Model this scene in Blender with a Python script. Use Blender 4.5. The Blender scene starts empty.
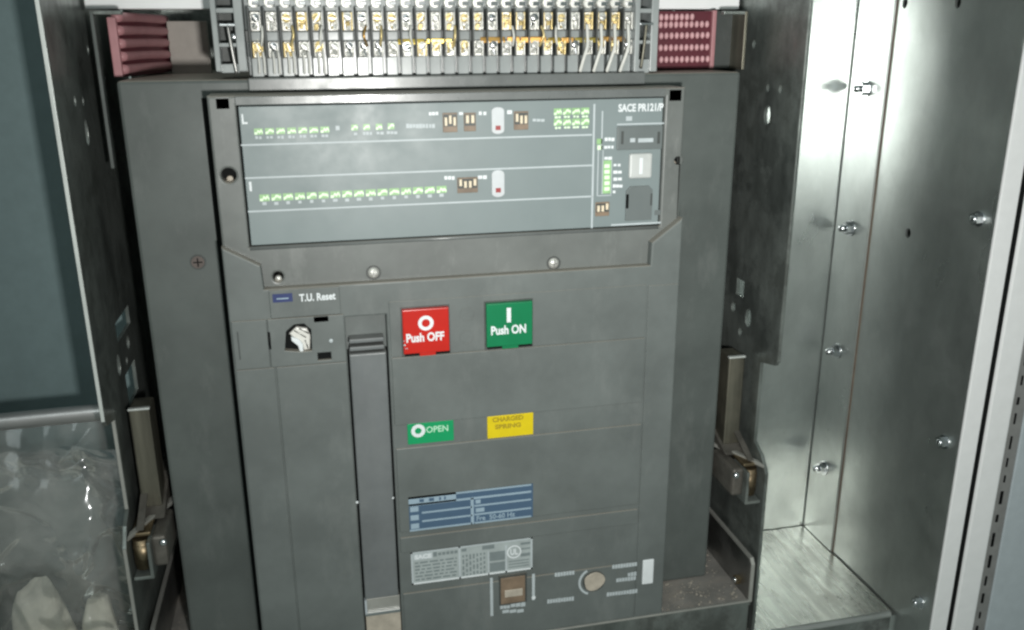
import bpy, bmesh, math, random
from mathutils import Vector, Matrix, noise as mnoise

random.seed(7)
R = math.radians
scene = bpy.context.scene
COL = scene.collection

# ------------------------------------------------------------------ camera frame
F, CX, CY = 883.0, 512.0, 315.0
D1 = (0.9759504253576586, -0.0705450044179064, 0.206262380466925)      # world X seen by the lens
D2 = (0.0054852222996735565, 0.9538373336118658, 0.3002736307845384)   # world -Z
D3 = (-0.21792356361928403, -0.2919207826789379, 0.9312849064918792)   # world Y (into the cubicle)
CAM = (-0.09492868640419817, -0.5745782502982717, 0.43863110831325364)


def ray(px, py):
    c = (px - CX, py - CY, F)
    d = lambda v: c[0] * v[0] + c[1] * v[1] + c[2] * v[2]
    return d(D1), d(D3), -d(D2)


def P(px, py, Y=0.0):
    """metric X, Z on the plane Y, measured from the photograph"""
    r = ray(px, py)
    t = (Y - CAM[1]) / r[1]
    return CAM[0] + t * r[0], CAM[2] + t * r[2]


def PX(px, py, X):
    r = ray(px, py)
    t = (X - CAM[0]) / r[0]
    return CAM[1] + t * r[1], CAM[2] + t * r[2]


def rect(x0, y0, x1, y1, Y=0.0):
    a, b = P(x0, y0, Y), P(x1, y1, Y)
    return a[0], b[0], b[1], a[1]            # X0 X1 Z0 Z1


def spot(cx, cy, w, h, Y=0.0):
    c = P(cx, cy, Y)
    sx = P(cx + .5, cy, Y)[0] - P(cx - .5, cy, Y)[0]
    sz = P(cx, cy - .5, Y)[1] - P(cx, cy + .5, Y)[1]
    return c[0] - w * sx / 2, c[0] + w * sx / 2, c[1] - h * sz / 2, c[1] + h * sz / 2


# ------------------------------------------------------------------ materials
def newmat(name):
    m = bpy.data.materials.new(name)
    m.use_nodes = True
    nt = m.node_tree
    b = nt.nodes['Principled BSDF']
    return m, nt, b


def N(nt, typ, **kw):
    n = nt.nodes.new(typ)
    for k, v in kw.items():
        if k in n.inputs:
            n.inputs[k].default_value = v
        else:
            setattr(n, k, v)
    return n


def mixc(nt, fac, a, b, mode='MIX'):
    n = nt.nodes.new('ShaderNodeMix')
    n.data_type = 'RGBA'
    n.blend_type = mode
    for s, v in ((n.inputs[0], fac), (n.inputs[6], a), (n.inputs[7], b)):
        if hasattr(v, 'is_linked') or hasattr(v, 'links'):
            nt.links.new(v, s)
        else:
            s.default_value = v if not isinstance(v, tuple) else (*v[:3], 1)
    return n.outputs[2]


def ramp(nt, src, a, b, ca=0.0, cb=1.0):
    n = nt.nodes.new('ShaderNodeMapRange')
    n.inputs['From Min'].default_value = a
    n.inputs['From Max'].default_value = b
    n.inputs['To Min'].default_value = ca
    n.inputs['To Max'].default_value = cb
    nt.links.new(src, n.inputs['Value'])
    return n.outputs[0]


def coords(nt, scale=(1, 1, 1)):
    tc = nt.nodes.new('ShaderNodeTexCoord')
    mp = nt.nodes.new('ShaderNodeMapping')
    mp.inputs['Scale'].default_value = scale
    nt.links.new(tc.outputs['Object'], mp.inputs['Vector'])
    return mp.outputs[0]


def noise(nt, scale, detail=4, vec=None, rough=.6):
    n = N(nt, 'ShaderNodeTexNoise', Scale=scale, Detail=detail, Roughness=rough)
    nt.links.new(vec or coords(nt), n.inputs['Vector'])
    return n.outputs['Fac']


def bump(nt, b, h, strength, dist=.001):
    n = N(nt, 'ShaderNodeBump', Strength=strength, Distance=dist)
    nt.links.new(h, n.inputs['Height'])
    nt.links.new(n.outputs[0], b.inputs['Normal'])


def plastic(name, col, rough=.45, dust=.55, var=.12, scuff=.5, grain=.10):
    m, nt, b = newmat(name)
    dark = tuple(c * (1 - var) for c in col)
    lite = tuple(c * (1 + var) for c in col)
    c = mixc(nt, ramp(nt, noise(nt, 22, 5), .35, .65), dark, lite)
    # worn, paler patches with soft streaks
    sv = coords(nt, (1, 1, .35))
    sc = ramp(nt, noise(nt, 34, 6, sv, .7), .54, .70, 0, .30 * scuff)
    c = mixc(nt, sc, c, (.28, .29, .28))
    # dust settled on faces that look up
    g = nt.nodes.new('ShaderNodeNewGeometry')
    sep = nt.nodes.new('ShaderNodeSeparateXYZ')
    nt.links.new(g.outputs['True Normal'], sep.inputs[0])
    up = ramp(nt, sep.outputs[2], .45, .9, 0, dust)
    c = mixc(nt, up, c, (.40, .35, .285))
    nt.links.new(c, b.inputs['Base Color'])
    nt.links.new(ramp(nt, noise(nt, 40, 4), .3, .7, rough - .06, rough + .10), b.inputs['Roughness'])
    b.inputs['Specular IOR Level'].default_value = .45
    bump(nt, b, noise(nt, 900, 2), grain, .0004)
    return m


def metal(name, col, rough=.3, var=.12, streak=(1, 1, 1), sc=30, bmp=.05, dirt=0.0, dirtcol=(.12, .10, .08), metallic=1.0, spangle=0, coat=0, dlo=.5, dhi=.72):
    m, nt, b = newmat(name)
    v = coords(nt, streak)
    n1 = noise(nt, sc, 6, v)
    c = mixc(nt, ramp(nt, n1, .3, .7), tuple(k * (1 - var) for k in col), tuple(min(1, k * (1 + var)) for k in col))
    rr = ramp(nt, noise(nt, sc * .7, 5, v), .3, .7, rough - .05, rough + .08)
    if spangle:
        vo = N(nt, 'ShaderNodeTexVoronoi', Scale=spangle)
        nt.links.new(coords(nt), vo.inputs['Vector'])
        sepc = nt.nodes.new('ShaderNodeSeparateColor')
        nt.links.new(vo.outputs['Color'], sepc.inputs[0])
        c = mixc(nt, ramp(nt, sepc.outputs[0], 0, 1, 0, .10), c, (.30, .34, .34))
    b.inputs['Metallic'].default_value = metallic
    b.inputs['Coat Weight'].default_value = coat
    b.inputs['Coat Roughness'].default_value = .10
    if dirt:
        d = ramp(nt, noise(nt, 16, 7, None, .7), dlo, dhi, 0, dirt)
        c = mixc(nt, d, c, dirtcol)
        mm = nt.nodes.new('ShaderNodeMath')
        mm.operation = 'MULTIPLY_ADD'
        nt.links.new(d, mm.inputs[0])
        mm.inputs[1].default_value = -.8
        mm.inputs[2].default_value = metallic
        nt.links.new(mm.outputs[0], b.inputs['Metallic'])
    nt.links.new(c, b.inputs['Base Color'])
    nt.links.new(rr, b.inputs['Roughness'])
    bump(nt, b, noise(nt, sc * 5, 3, v), bmp, .001)
    return m


def paint(name, col, rough=.4, var=.05, spec=.5):
    m, nt, b = newmat(name)
    c = mixc(nt, ramp(nt, noise(nt, 90, 4), .3, .7), tuple(k * (1 - var) for k in col), tuple(min(1, k * (1 + var)) for k in col))
    nt.links.new(c, b.inputs['Base Color'])
    b.inputs['Roughness'].default_value = rough
    b.inputs['Specular IOR Level'].default_value = spec
    return m


GREY = plastic('breaker_grey_plastic', (.090, .104, .099), .48)
GREYCOVER = plastic('cover_grey_plastic', (.125, .141, .137), .46, scuff=.6)
BEZEL = plastic('bezel_grey_plastic', (.142, .153, .147), .36, scuff=1.5, grain=.05)
GLOSS = plastic('glossy_bezel_plastic', (.140, .152, .150), .25, dust=.2, scuff=.6, grain=.03)
LEVER = plastic('lever_grey_plastic', (.140, .152, .155), .40, dust=.1, scuff=.3)
DARKPL = plastic('dark_grey_plastic', (.055, .062, .060), .45, dust=.3)
BLACK = paint('black_void', (.006, .007, .007), .7, spec=.1)
FILM = plastic('display_film', (.192, .232, .236), .42, dust=0, var=.03, scuff=.12, grain=.02)
FILMDK = plastic('display_flap_grey', (.13, .15, .15), .40, dust=.2, var=.05, scuff=.3)
WHITE = paint('white_print', (.72, .76, .78), .5)
PILL = paint('grey_white_window', (.54, .57, .59), .4)
WHITEDIM = paint('worn_white_print', (.46, .51, .53), .5)
GREEN_LED = paint('pale_green_print', (.27, .47, .22), .45, var=.15)
GREEN_LITE = paint('light_green_print', (.74, .93, .66), .45, var=.08)
RED = paint('red_button_plastic', (.50, .016, .009), .28)
GREEN = paint('green_button_plastic', (.005, .180, .070), .28)
GREENL = paint('green_indicator', (.006, .30, .11), .35)
YELLOW = paint('yellow_indicator', (.68, .53, .006), .40)
YTEXT = paint('ochre_print', (.36, .27, .01), .5)
BLUE = paint('blue_label', (.065, .115, .185), .42)
BLUELINE = paint('blue_label_line', (.30, .40, .48), .45)
BLUETAG = paint('blue_tag', (.020, .035, .130), .4)
SILVER = paint('silver_label', (.36, .405, .405), .45, var=.10)
SILVERDK = paint('silver_label_shade', (.19, .225, .23), .45, var=.08)
IVORY = paint('ivory_pegs', (.72, .62, .46), .4)
BROWN = paint('brown_window', (.20, .145, .10), .5, var=.25)
KEYC = paint('ivory_key_plastic', (.70, .69, .65), .35)
TAN = paint('tan_plug', (.43, .385, .32), .5, var=.2)
REDDOT = paint('red_dot', (.30, .03, .03), .4)
PINK = paint('pink_moulding', (.42, .20, .215), .5, var=.08)
PEG = paint('pale_pink_moulding', (.62, .36, .38), .45, .08)
MAROON = paint('maroon_moulding', (.095, .014, .024), .55, var=.15)
BEIGE = paint('beige_moulding', (.34, .31, .28), .55, var=.08)
GALV = metal('galvanised_steel', (.60, .635, .62), .31, .14, (1, 1, .5), 22, .04, .16, (.19, .21, .185), spangle=60, coat=.4, metallic=.90)
GALVDK = metal('dull_galvanised_steel', (.24, .265, .25), .34, .40, (1, 1, .45), 44, .14, .85, (.045, .05, .045), spangle=110, metallic=.75, dlo=.44, dhi=.60)
FLOORM = metal('scuffed_floor_steel', (.62, .62, .575), .26, .26, (1, .10, 1), 140, .16, .50, (.20, .19, .165), metallic=.95, coat=.4)
EDGE = metal('cut_steel_edge', (.62, .65, .63), .45, .1, metallic=.45)
EDGEDULL = metal('dull_steel_edge', (.42, .42, .39), .45, .15, metallic=.5)
STEEL = metal('zinc_bolt', (.72, .74, .76), .18, .08)
STEELDK = metal('tarnished_steel', (.36, .36, .35), .38, .2, dirt=.3)
BRASS = metal('brass_clamp', (.88, .70, .34), .34, .15, sc=200, bmp=.4, metallic=.6)
TIN = metal('tinned_clamp', (.70, .70, .66), .34, .12, sc=200, bmp=.4, metallic=.55)
COPPER = metal('copper_bar', (.90, .50, .16), .34, .2, sc=120)
TRAY = metal('dusty_tray_steel', (.30, .29, .27), .55, .2, (1, 1, 1), 50, .2, .95, (.25, .215, .18), metallic=.35)
DUSTY = metal('dusty_worn_steel', (.125, .118, .104), .5, .3, sc=90, bmp=.25, dirt=.7, dirtcol=(.055, .045, .035), metallic=.45)
RUSTY = metal('rusty_roller_steel', (.27, .215, .14), .42, .3, sc=120, dirt=.4, dirtcol=(.12, .06, .025))
OCHRE = metal('passivated_rail', (.175, .168, .135), .45, .35, (2, 2, .15), 60, .1, .4, (.15, .13, .09), metallic=.8)
WIRE = paint('white_wire', (.66, .66, .62), .45)
TERMGREY = plastic('terminal_grey_plastic', (.30, .325, .325), .22, dust=.2, grain=.03)
PARTN = plastic('terminal_partition', (.075, .082, .080), .45, dust=.2)
POSTW = paint('white_frame_paint', (.84, .845, .85), .32, .03)
POSTB = paint('pale_blue_grey_paint', (.44, .49, .52), .35, .05)
SEAL = paint('grey_seal_rubber', (.22, .22, .215), .6, .12)
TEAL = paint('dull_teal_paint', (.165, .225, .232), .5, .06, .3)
CROSSW = paint('white_crossbar_paint', (.88, .89, .90), .4, .03)
FOAM = paint('cream_foam', (.80, .76, .66), .7, .12)
ROD = metal('warm_grey_rod', (.46, .45, .45), .34, .1, (.3, 1, 1), 80, metallic=.8)
GRITM = paint('pale_grit', (.32, .295, .25), .8, .4)


def bagmat():
    m, nt, b = newmat('clear_plastic_bag')
    nt.nodes.remove(b)
    out = nt.nodes['Material Output']
    tr = N(nt, 'ShaderNodeBsdfTransparent')
    tr.inputs[0].default_value = (.93, .95, .94, 1)
    gl = N(nt, 'ShaderNodeBsdfGlossy')
    gl.inputs['Color'].default_value = (.95, .97, 1, 1)
    gl.inputs['Roughness'].default_value = .10
    df = N(nt, 'ShaderNodeBsdfDiffuse')
    df.inputs[0].default_value = (.70, .70, .67, 1)
    fr = N(nt, 'ShaderNodeFresnel')
    fr.inputs['IOR'].default_value = 1.5
    m1 = nt.nodes.new('ShaderNodeMixShader')
    m2 = nt.nodes.new('ShaderNodeMixShader')
    nt.links.new(ramp(nt, noise(nt, 25, 5), .35, .75, .12, .34), m1.inputs[0])
    nt.links.new(tr.outputs[0], m1.inputs[1])
    nt.links.new(df.outputs[0], m1.inputs[2])
    nt.links.new(ramp(nt, fr.outputs[0], 0, 1, .01, .7), m2.inputs[0])
    nt.links.new(m1.outputs[0], m2.inputs[1])
    nt.links.new(gl.outputs[0], m2.inputs[2])
    nt.links.new(m2.outputs[0], out.inputs['Surface'])
    return m


BAG = bagmat()

# ------------------------------------------------------------------ builders
ORIGIN = {}


def tag(o, label=None, cat=None, group=None, kind=None):
    for k, v in (('label', label), ('category', cat), ('group', group), ('kind', kind)):
        if v:
            o[k] = v
    return o


def empty(name, loc, label, cat, group=None):
    o = bpy.data.objects.new(name, None)
    o.empty_display_size = .02
    COL.objects.link(o)
    o.location = loc
    ORIGIN[o.name] = Vector(loc)
    return tag(o, label, cat, group)


def curve_mesh(outer, holes, half, bev=0.0):
    cu = bpy.data.curves.new('tmp', 'CURVE')
    cu.dimensions = '2D'
    cu.fill_mode = 'BOTH'
    cu.extrude = max(half - bev, 1e-5)
    cu.bevel_depth = bev
    cu.bevel_resolution = 2
    cu.offset = -bev
    for pts in [outer] + list(holes):
        s = cu.splines.new('POLY')
        s.points.add(len(pts) - 1)
        for p, q in zip(s.points, pts):
            p.co = (q[0], q[1], 0, 1)
        s.use_cyclic_u = True
    o = bpy.data.objects.new('tmp', cu)
    COL.objects.link(o)
    dg = bpy.context.evaluated_depsgraph_get()
    me = bpy.data.meshes.new_from_object(o.evaluated_get(dg))
    bpy.data.objects.remove(o)
    bpy.data.curves.remove(cu)
    return me


class MB:
    def __init__(self):
        self.bm = bmesh.new()
        self.mats = []

    def mi(self, mat):
        if mat not in self.mats:
            self.mats.append(mat)
        return self.mats.index(mat)

    def _merge(self, tmp, mat, smooth=False):
        i = self.mi(mat)
        for f in tmp.faces:
            f.material_index = i
            f.smooth = smooth
        me = bpy.data.meshes.new('tmp')
        tmp.to_mesh(me)
        tmp.free()
        self.bm.from_mesh(me)
        bpy.data.meshes.remove(me)
        return self

    def box(self, x0, x1, y0, y1, z0, z1, mat, bev=0.0, seg=2, rot=None):
        t = bmesh.new()
        bmesh.ops.create_cube(t, size=1)
        c = Vector(((x0 + x1) / 2, (y0 + y1) / 2, (z0 + z1) / 2))
        for v in t.verts:
            v.co = Vector((v.co.x * abs(x1 - x0), v.co.y * abs(y1 - y0), v.co.z * abs(z1 - z0)))
        if bev:
            bmesh.ops.bevel(t, geom=t.edges[:], offset=bev, segments=seg, profile=.5, affect='EDGES')
        for v in t.verts:
            if rot:
                v.co = rot @ v.co
            v.co += c
        return self._merge(t, mat)

    def rbox(self, r, y0, y1, mat, bev=0.0):
        return self.box(r[0], r[1], y0, y1, r[2], r[3], mat, bev)

    def decal(self, r, y, mat, th=.0002):
        return self.box(r[0], r[1], y - th, y + .0003, r[2], r[3], mat)

    def prism(self, outer, w0, w1, mat, holes=(), axis='Y', bev=0.0):
        """outline in XZ extruded along Y, or in YZ extruded along X, or in XY extruded along Z"""
        me = curve_mesh(outer, holes, abs(w1 - w0) / 2, bev)
        t = bmesh.new()
        t.from_mesh(me)
        bpy.data.meshes.remove(me)
        bmesh.ops.remove_doubles(t, verts=t.verts[:], dist=1e-6)
        mid = (w0 + w1) / 2
        for v in t.verts:
            a, b, w = v.co
            v.co = {'Y': (a, mid + w, b), 'X': (mid + w, a, b), 'Z': (a, b, mid + w)}[axis]
        bmesh.ops.recalc_face_normals(t, faces=t.faces[:])
        return self._merge(t, mat)

    def cyl(self, p0, p1, r, mat, n=20, r1=None, smooth=True):
        p0, p1 = Vector(p0), Vector(p1)
        t = bmesh.new()
        L = (p1 - p0).length
        bmesh.ops.create_cone(t, cap_ends=True, segments=n, radius1=r, radius2=r if r1 is None else r1, depth=L)
        q = (p1 - p0).to_track_quat('Z', 'Y').to_matrix().to_4x4()
        bmesh.ops.transform(t, matrix=Matrix.Translation((p0 + p1) / 2) @ q, verts=t.verts[:])
        i = self.mi(mat)
        for f in t.faces:
            f.smooth = smooth and len(f.verts) == 4
        for f in t.faces:
            f.material_index = i
        me = bpy.data.meshes.new('tmp')
        t.to_mesh(me)
        t.free()
        self.bm.from_mesh(me)
        bpy.data.meshes.remove(me)
        return self

    def dome(self, c, r, mat, axis=(0, -1, 0), flat=.6, n=16):
        t = bmesh.new()
        bmesh.ops.create_uvsphere(t, u_segments=n, v_segments=8, radius=r)
        q = Vector(axis).to_track_quat('Z', 'Y').to_matrix().to_4x4()
        bmesh.ops.transform(t, matrix=Matrix.Translation(c) @ q @ Matrix.Diagonal((1, 1, flat, 1)), verts=t.verts[:])
        return self._merge(t, mat, True)

    def tube(self, pts, r, mat, n=8):
        pts = [Vector(p) for p in pts]
        if len(pts) > 2:
            e = [pts[0]] + pts + [pts[-1]]
            q = []
            for i in range(1, len(e) - 2):
                for k in range(5):
                    u = k / 5
                    a, b, c, d = e[i - 1:i + 3]
                    q.append(.5 * (2 * b + (c - a) * u + (2 * a - 5 * b + 4 * c - d) * u * u + (3 * b - 3 * c + d - a) * u ** 3))
            pts = q + [pts[-1]]
        t = bmesh.new()
        rings = []
        for i, p in enumerate(pts):
            d = (pts[min(i + 1, len(pts) - 1)] - pts[max(i - 1, 0)]).normalized()
            up = Vector((0, 1, 0)) if abs(d.y) < .9 else Vector((1, 0, 0))
            s = d.cross(up).normalized()
            u = s.cross(d)
            rings.append([t.verts.new(p + (s * math.cos(2 * math.pi * k / n) + u * math.sin(2 * math.pi * k / n)) * r) for k in range(n)])
        for a, b in zip(rings, rings[1:]):
            for k in range(n):
                t.faces.new((a[k], a[(k + 1) % n], b[(k + 1) % n], b[k]))
        t.faces.new(rings[0][::-1])
        t.faces.new(rings[-1])
        bmesh.ops.recalc_face_normals(t, faces=t.faces[:])
        return self._merge(t, mat, True)

    def text(self, s, r, y, mat, bold=.0, th=.00025):
        cu = bpy.data.curves.new('tmp', 'FONT')
        cu.body = s
        cu.size = 1
        cu.offset = bold
        cu.extrude = .01
        cu.resolution_u = 3
        o = bpy.data.objects.new('tmp', cu)
        COL.objects.link(o)
        dg = bpy.context.evaluated_depsgraph_get()
        me = bpy.data.meshes.new_from_object(o.evaluated_get(dg))
        bpy.data.objects.remove(o)
        bpy.data.curves.remove(cu)
        t = bmesh.new()
        t.from_mesh(me)
        bpy.data.meshes.remove(me)
        xs = [v.co.x for v in t.verts]
        ys = [v.co.y for v in t.verts]
        ax, bx, ay, by = min(xs), max(xs), min(ys), max(ys)
        for v in t.verts:
            u = (v.co.x - ax) / (bx - ax)
            w = (v.co.y - ay) / (by - ay)
            v.co = (r[0] + u * (r[1] - r[0]), y - th if v.co.z > 0 else y + .0002, r[2] + w * (r[3] - r[2]))
        bmesh.ops.recalc_face_normals(t, faces=t.faces[:])
        return self._merge(t, mat)

    def ring(self, c, ro, ri, y0, y1, mat, n=28, a0=0, a1=360, sx=1.0):
        arc = [R(a0 + (a1 - a0) * k / n) for k in range(n + (0 if a1 - a0 == 360 else 1))]
        o = [(c[0] + sx * ro * math.cos(a), c[1] + ro * math.sin(a)) for a in arc]
        i = [(c[0] + sx * ri * math.cos(a), c[1] + ri * math.sin(a)) for a in arc]
        if a1 - a0 == 360:
            return self.prism(o, y0, y1, mat, [i])
        return self.prism(o + i[::-1], y0, y1, mat)

    def build(self, name, parent=None, base=None, label=None):
        me = bpy.data.meshes.new(name)
        off = ORIGIN[parent.name] if parent else Vector(base or (0, 0, 0))
        bmesh.ops.translate(self.bm, vec=-off, verts=self.bm.verts[:])
        self.bm.to_mesh(me)
        self.bm.free()
        for m in self.mats:
            me.materials.append(m)
        o = bpy.data.objects.new(name, me)
        COL.objects.link(o)
        ORIGIN[o.name] = off
        if parent:
            o.parent = parent
        else:
            o.location = off
        if label:
            o['label'] = label
        return o


def circle(c, r, n=20, ry=None):
    return [(c[0] + r * math.cos(2 * math.pi * k / n), c[1] + (ry or r) * math.sin(2 * math.pi * k / n)) for k in range(n)]


def quad(r):
    return [(r[0], r[2]), (r[1], r[2]), (r[1], r[3]), (r[0], r[3])]


# ================================================================== CIRCUIT BREAKER
W2 = .1565            # half width of the front shield
ZB = -.0115           # bottom of the breaker
ZT = .4052
breaker = empty('circuit_breaker', (0, .1, ZB), 'large dark grey withdrawable circuit breaker with red and green push buttons', 'circuit breaker')

# housing -------------------------------------------------------------
HY = .040
m = MB()
m.box(-.2133, .2133, HY, .235, ZB, .4135, GREY, .0022)
housing = m.build('housing', breaker)
m = MB()
m.box(-.133, .138, HY - .004, HY + .006, .4058, .4142, GLOSS, .0008)
m.build('top_ledge', breaker)
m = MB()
m.box(-.1631, -W2 + .004, HY - .0004, HY + .002, ZB, ZT - .003, BLACK)  # black strip paints in the gap's shadow along the shield's left edge
m.build('shield_gap_shadow', breaker)
sx, sz = P(198, 262, HY)
m = MB()
m.cyl((sx, HY + .002, sz), (sx, HY - .0012, sz), .0042, paint('brown_screw', (.12, .095, .085), .45, .2), 20)
m.ring((sx, sz), .0052, .0040, HY - .0006, HY + .001, DARKPL)
m.box(sx - .003, sx + .003, HY - .0014, HY, sz - .0004, sz + .0004, BLACK)
m.box(sx - .0004, sx + .0004, HY - .00145, HY, sz - .003, sz + .003, BLACK)
m.build('screw', breaker)

# bezel ---------------------------------------------------------------
BY = .007
zL = P(222, 247.6)[1]
a_led = (P(266, 287)[0], (P(264, 287)[1] + P(650, 264)[1]) / 2, P(649, 264)[0])
disp = (-.1385, .1408, .3108, .3986)
hole = (disp[0] - .0012, disp[1] + .0012, disp[2] - .0010, disp[3] + .0005)
sqA, sqB = spot(222.5, 103, 7.5, 6.5, BY), spot(675.5, 95, 7.5, 6.8, BY)
rdA, rdB = P(228.5, 175.5, BY), P(678, 160.5, BY)
scC = P(278, 277, BY)
m = MB()
m.prism([(-W2, .268), (W2, .268), (W2, ZT), (-W2, ZT)], BY, BY + .034, BEZEL,
        [quad(hole), quad(sqA), quad(sqB), circle(rdA, .0046), circle(rdB, .0046), circle(scC, .0034)], 'Y', .0016)
m.box(-W2 + .002, W2 - .002, .030, .0385, .27, ZT - .002, BLACK)
bez = m.build('bezel', breaker)
m = MB()
m.box(-.1400, .1415, BY - .0010, BY + .004, disp[3] + .0007, ZT - .0005, GLOSS, .0005)
m.build('top_rim', bez)
m = MB()
m.cyl((-.1395, BY + .0008, disp[2] - .0020), (.1410, BY + .0008, disp[2] - .0020), .0014, GLOSS, 24)
m.build('lower_lip', bez)

for (c, rr) in ((rdA, .0046), (rdB, .0046)):
    m = MB()
    m.cyl((c[0], .0155, c[1]), (c[0], .034, c[1]), .0046, BLACK)
    m.dome((c[0], .0150, c[1] - .0034), .0022, TAN, flat=.3)
    m.build('recessed_screw', bez)
for p, ry in (((373.5, 272.5), BY), ((553.5, 263), BY), ((278.5, 278.5), BY + .004)):
    c = P(*p, ry)
    m = MB()
    m.dome((c[0], ry + .0005, c[1]), .0041 if ry == BY else .0024, TIN, flat=.75)
    if ry == BY:
        m.ring(c, .0050, .0040, ry - .0006, ry + .001, DARKPL)
        m.box(c[0] - .0024, c[0] + .0024, ry - .0030, ry - .002, c[1] - .0004, c[1] + .0004, STEELDK)
        m.box(c[0] - .0004, c[0] + .0004, ry - .0031, ry - .002, c[1] - .0024, c[1] + .0024, STEELDK)
    m.build('screw', bez)

# trip unit with its display film ---------------------------------------
DY = BY + .0004
m = MB()
m.box(disp[0], disp[1], DY, DY + .02, disp[2], disp[3], FILM, .0005)
trip = m.build('trip_unit', breaker)
m = MB()


def line(p, q, th=.0011, mat=WHITEDIM):
    a, b = P(*p, DY), P(*q, DY)
    if abs(a[0] - b[0]) > abs(a[1] - b[1]):
        z = (a[1] + b[1]) / 2
        m.decal((min(a[0], b[0]), max(a[0], b[0]), z - th / 2, z + th / 2), DY, mat)
    else:
        x = (a[0] + b[0]) / 2
        m.decal((x - th / 2, x + th / 2, min(a[1], b[1]), max(a[1], b[1])), DY, mat)


line((241, 145.5), (592, 134.5))
line((245, 178), (592, 165.5))
line((248, 211.5), (592, 196.5))
line((593, 104), (593, 228), .0013, WHITEDIM)
line((598, 150), (597.5, 196), .0007)
line((602, 111), (602, 150), .0009)
line((602.5, 150), (602.5, 194), .0006)
line((611.5, 160), (611, 196), .0006)
line((617, 124), (664, 123.6), .0010)
line((611, 225.5), (661, 222), .0012)
line((598, 196), (611, 195), .0006)
m.text('L', spot(244.5, 119, 5.5, 10, DY), DY, WHITE, .02)
m.text('I', spot(250.5, 186.5, 2.4, 9.5, DY), DY, WHITE, .03)
m.text('SACE PR121/P', spot(641, 107.5, 45, 8, DY), DY, WHITE, .035)
m.decal(spot(629, 118.5, 6, 4.5, DY), DY, WHITEDIM)
m.build('markings', trip)


# trip curves: a pale green field with a white stroke and a tick label below
def glyph(mm, cx, cy, w, h, k):
    r = spot(cx, cy, w, h, DY)
    x0, x1, z0, z1 = r
    mm.decal((x0, x1, z0, z0 + (z1 - z0) * .92), DY, GREEN_LED, .0002)
    s = (z1 - z0)
    w_ = x1 - x0
    T = s * .24                                     # stroke height
    curve = ((.02, .25), (.30, .25 + .10 * (k % 3)), (.42, .62), (.62, .42 + .14 * ((k * 2) % 3)), (.80, .70 - .16 * (k % 2)), (.98, .30 + .2 * ((k * 5) % 3) / 2))
    top = [(x0 + u * w_, z0 + v * s + T * .5) for u, v in curve]
    bot = [(x0 + u * w_, z0 + max(.02, v - .24) * s) for u, v in curve]
    mm.prism(bot + top[::-1], DY - .00035, DY + .0002, GREEN_LITE)


def legend(mm, cx, cy, w, h, mat=WHITEDIM):
    """tiny print too small to read: a few separate blocks"""
    n = max(1, int(w / 3.2))
    for i in range(n):
        ww = w / n * random.uniform(.62, .95)
        mm.decal(spot(cx - w / 2 + (i + .5) * w / n, cy + random.uniform(-.2, .2), ww, h * random.uniform(.8, 1.0), DY), DY, mat)


mm = MB()
for k in range(7):
    cx = 258.5 + k * 11.05
    cy = 131.3 - k * .32
    glyph(mm, cx, cy, 8.8, 6.8, k)
    legend(mm, cx, cy + 6.4, 7.4, 3)
for k, cx in enumerate((354.5, 366.5, 379, 391)):
    glyph(mm, cx, 127.2 - k * .4, 6.5, 6.6, k + 1)
    legend(mm, cx + 1, 133.8 - k * .4, (4, 10, 8, 11)[k], 3)
mm.decal(spot(337.6, 128, 4, 4.4, DY), DY, WHITEDIM)
mm.build('indicator_row', trip)
mm = MB()
for k in range(16):
    cx = 264.5 + k * 11.8
    cy = 197.5 - k * .56
    glyph(mm, cx, cy, 10, 7.5, k)
    legend(mm, cx, cy + 6.2, 5, 3.2)
mm.build('indicator_row', trip)
mm = MB()
for j in range(2):
    for k in range(4):
        glyph(mm, 557.8 + k * 9.1, 111.5 + j * 10.6 - k * .25, 8, 7.4, k + j)
        legend(mm, 557.8 + k * 9.1, 117.2 + j * 10.6 - k * .25, 6.5, 2.2, GREEN_LITE)
mm.build('indicator_grid', trip)
mm = MB()
mm.decal(spot(599.5, 141.5, 5.5, 5.5, DY), DY, GREEN_LED)
mm.decal(spot(599.8, 147.5, 5, 4.5, DY), DY, GREEN_LITE)
mm.decal(spot(607, 177, 8, 33, DY), DY, GREEN_LED)
for k in range(5):
    mm.decal(spot(606.8, 166 + k * 5.7, 5, 3.6, DY), DY - .0002, GREEN_LITE)
for (cx, cy, w, h) in ((609.5, 139.3, 10, 3.6), (609, 147.2, 10, 3.4), (608, 158, 8, 3), (617, 165.2, 8, 2.8), (617.5, 172, 9, 3.4), (617.5, 179, 9, 3.4),
                       (617.5, 186, 10, 3.4), (614, 192, 4, 2.6), (420.5, 126, 29, 4.6), (433.5, 113.6, 10, 3.6), (482.5, 113.4, 9, 3.6), (461, 113.6, 5, 3.0), (509.5, 112, 6, 4.6),
                       (538.5, 120.2, 12.5, 3), (449.5, 177.8, 11, 3.8), (482.5, 177, 9.5, 3.8)):
    ml = MB()
    legend(ml, cx, cy, w, h, WHITEDIM if w > 12 else WHITE)
    ml.build('legend', trip)
mm.build('indicator_column', trip)


def dip(r, n):
    mm = MB()
    mm.box(r[0], r[1], DY - .0004, DY + .001, r[2], r[3], BROWN, .0003)
    mm.box(r[0] + .0005, r[1] - .0005, DY - .0006, DY + .001, r[2] + (r[3] - r[2]) * .30, r[3] - .001, DARKPL)
    w = (r[1] - r[0] - .001) / n
    for i in range(n):
        up = random.choice((0, .0012))
        x = r[0] + .0005 + (i + .5) * w
        mm.box(x - w * .30, x + w * .30, DY - .0018, DY, r[2] + (r[3] - r[2]) * .34 + up, r[2] + (r[3] - r[2]) * .78 + up, IVORY, .0003)
    mm.build('dip_switch', trip)


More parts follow.
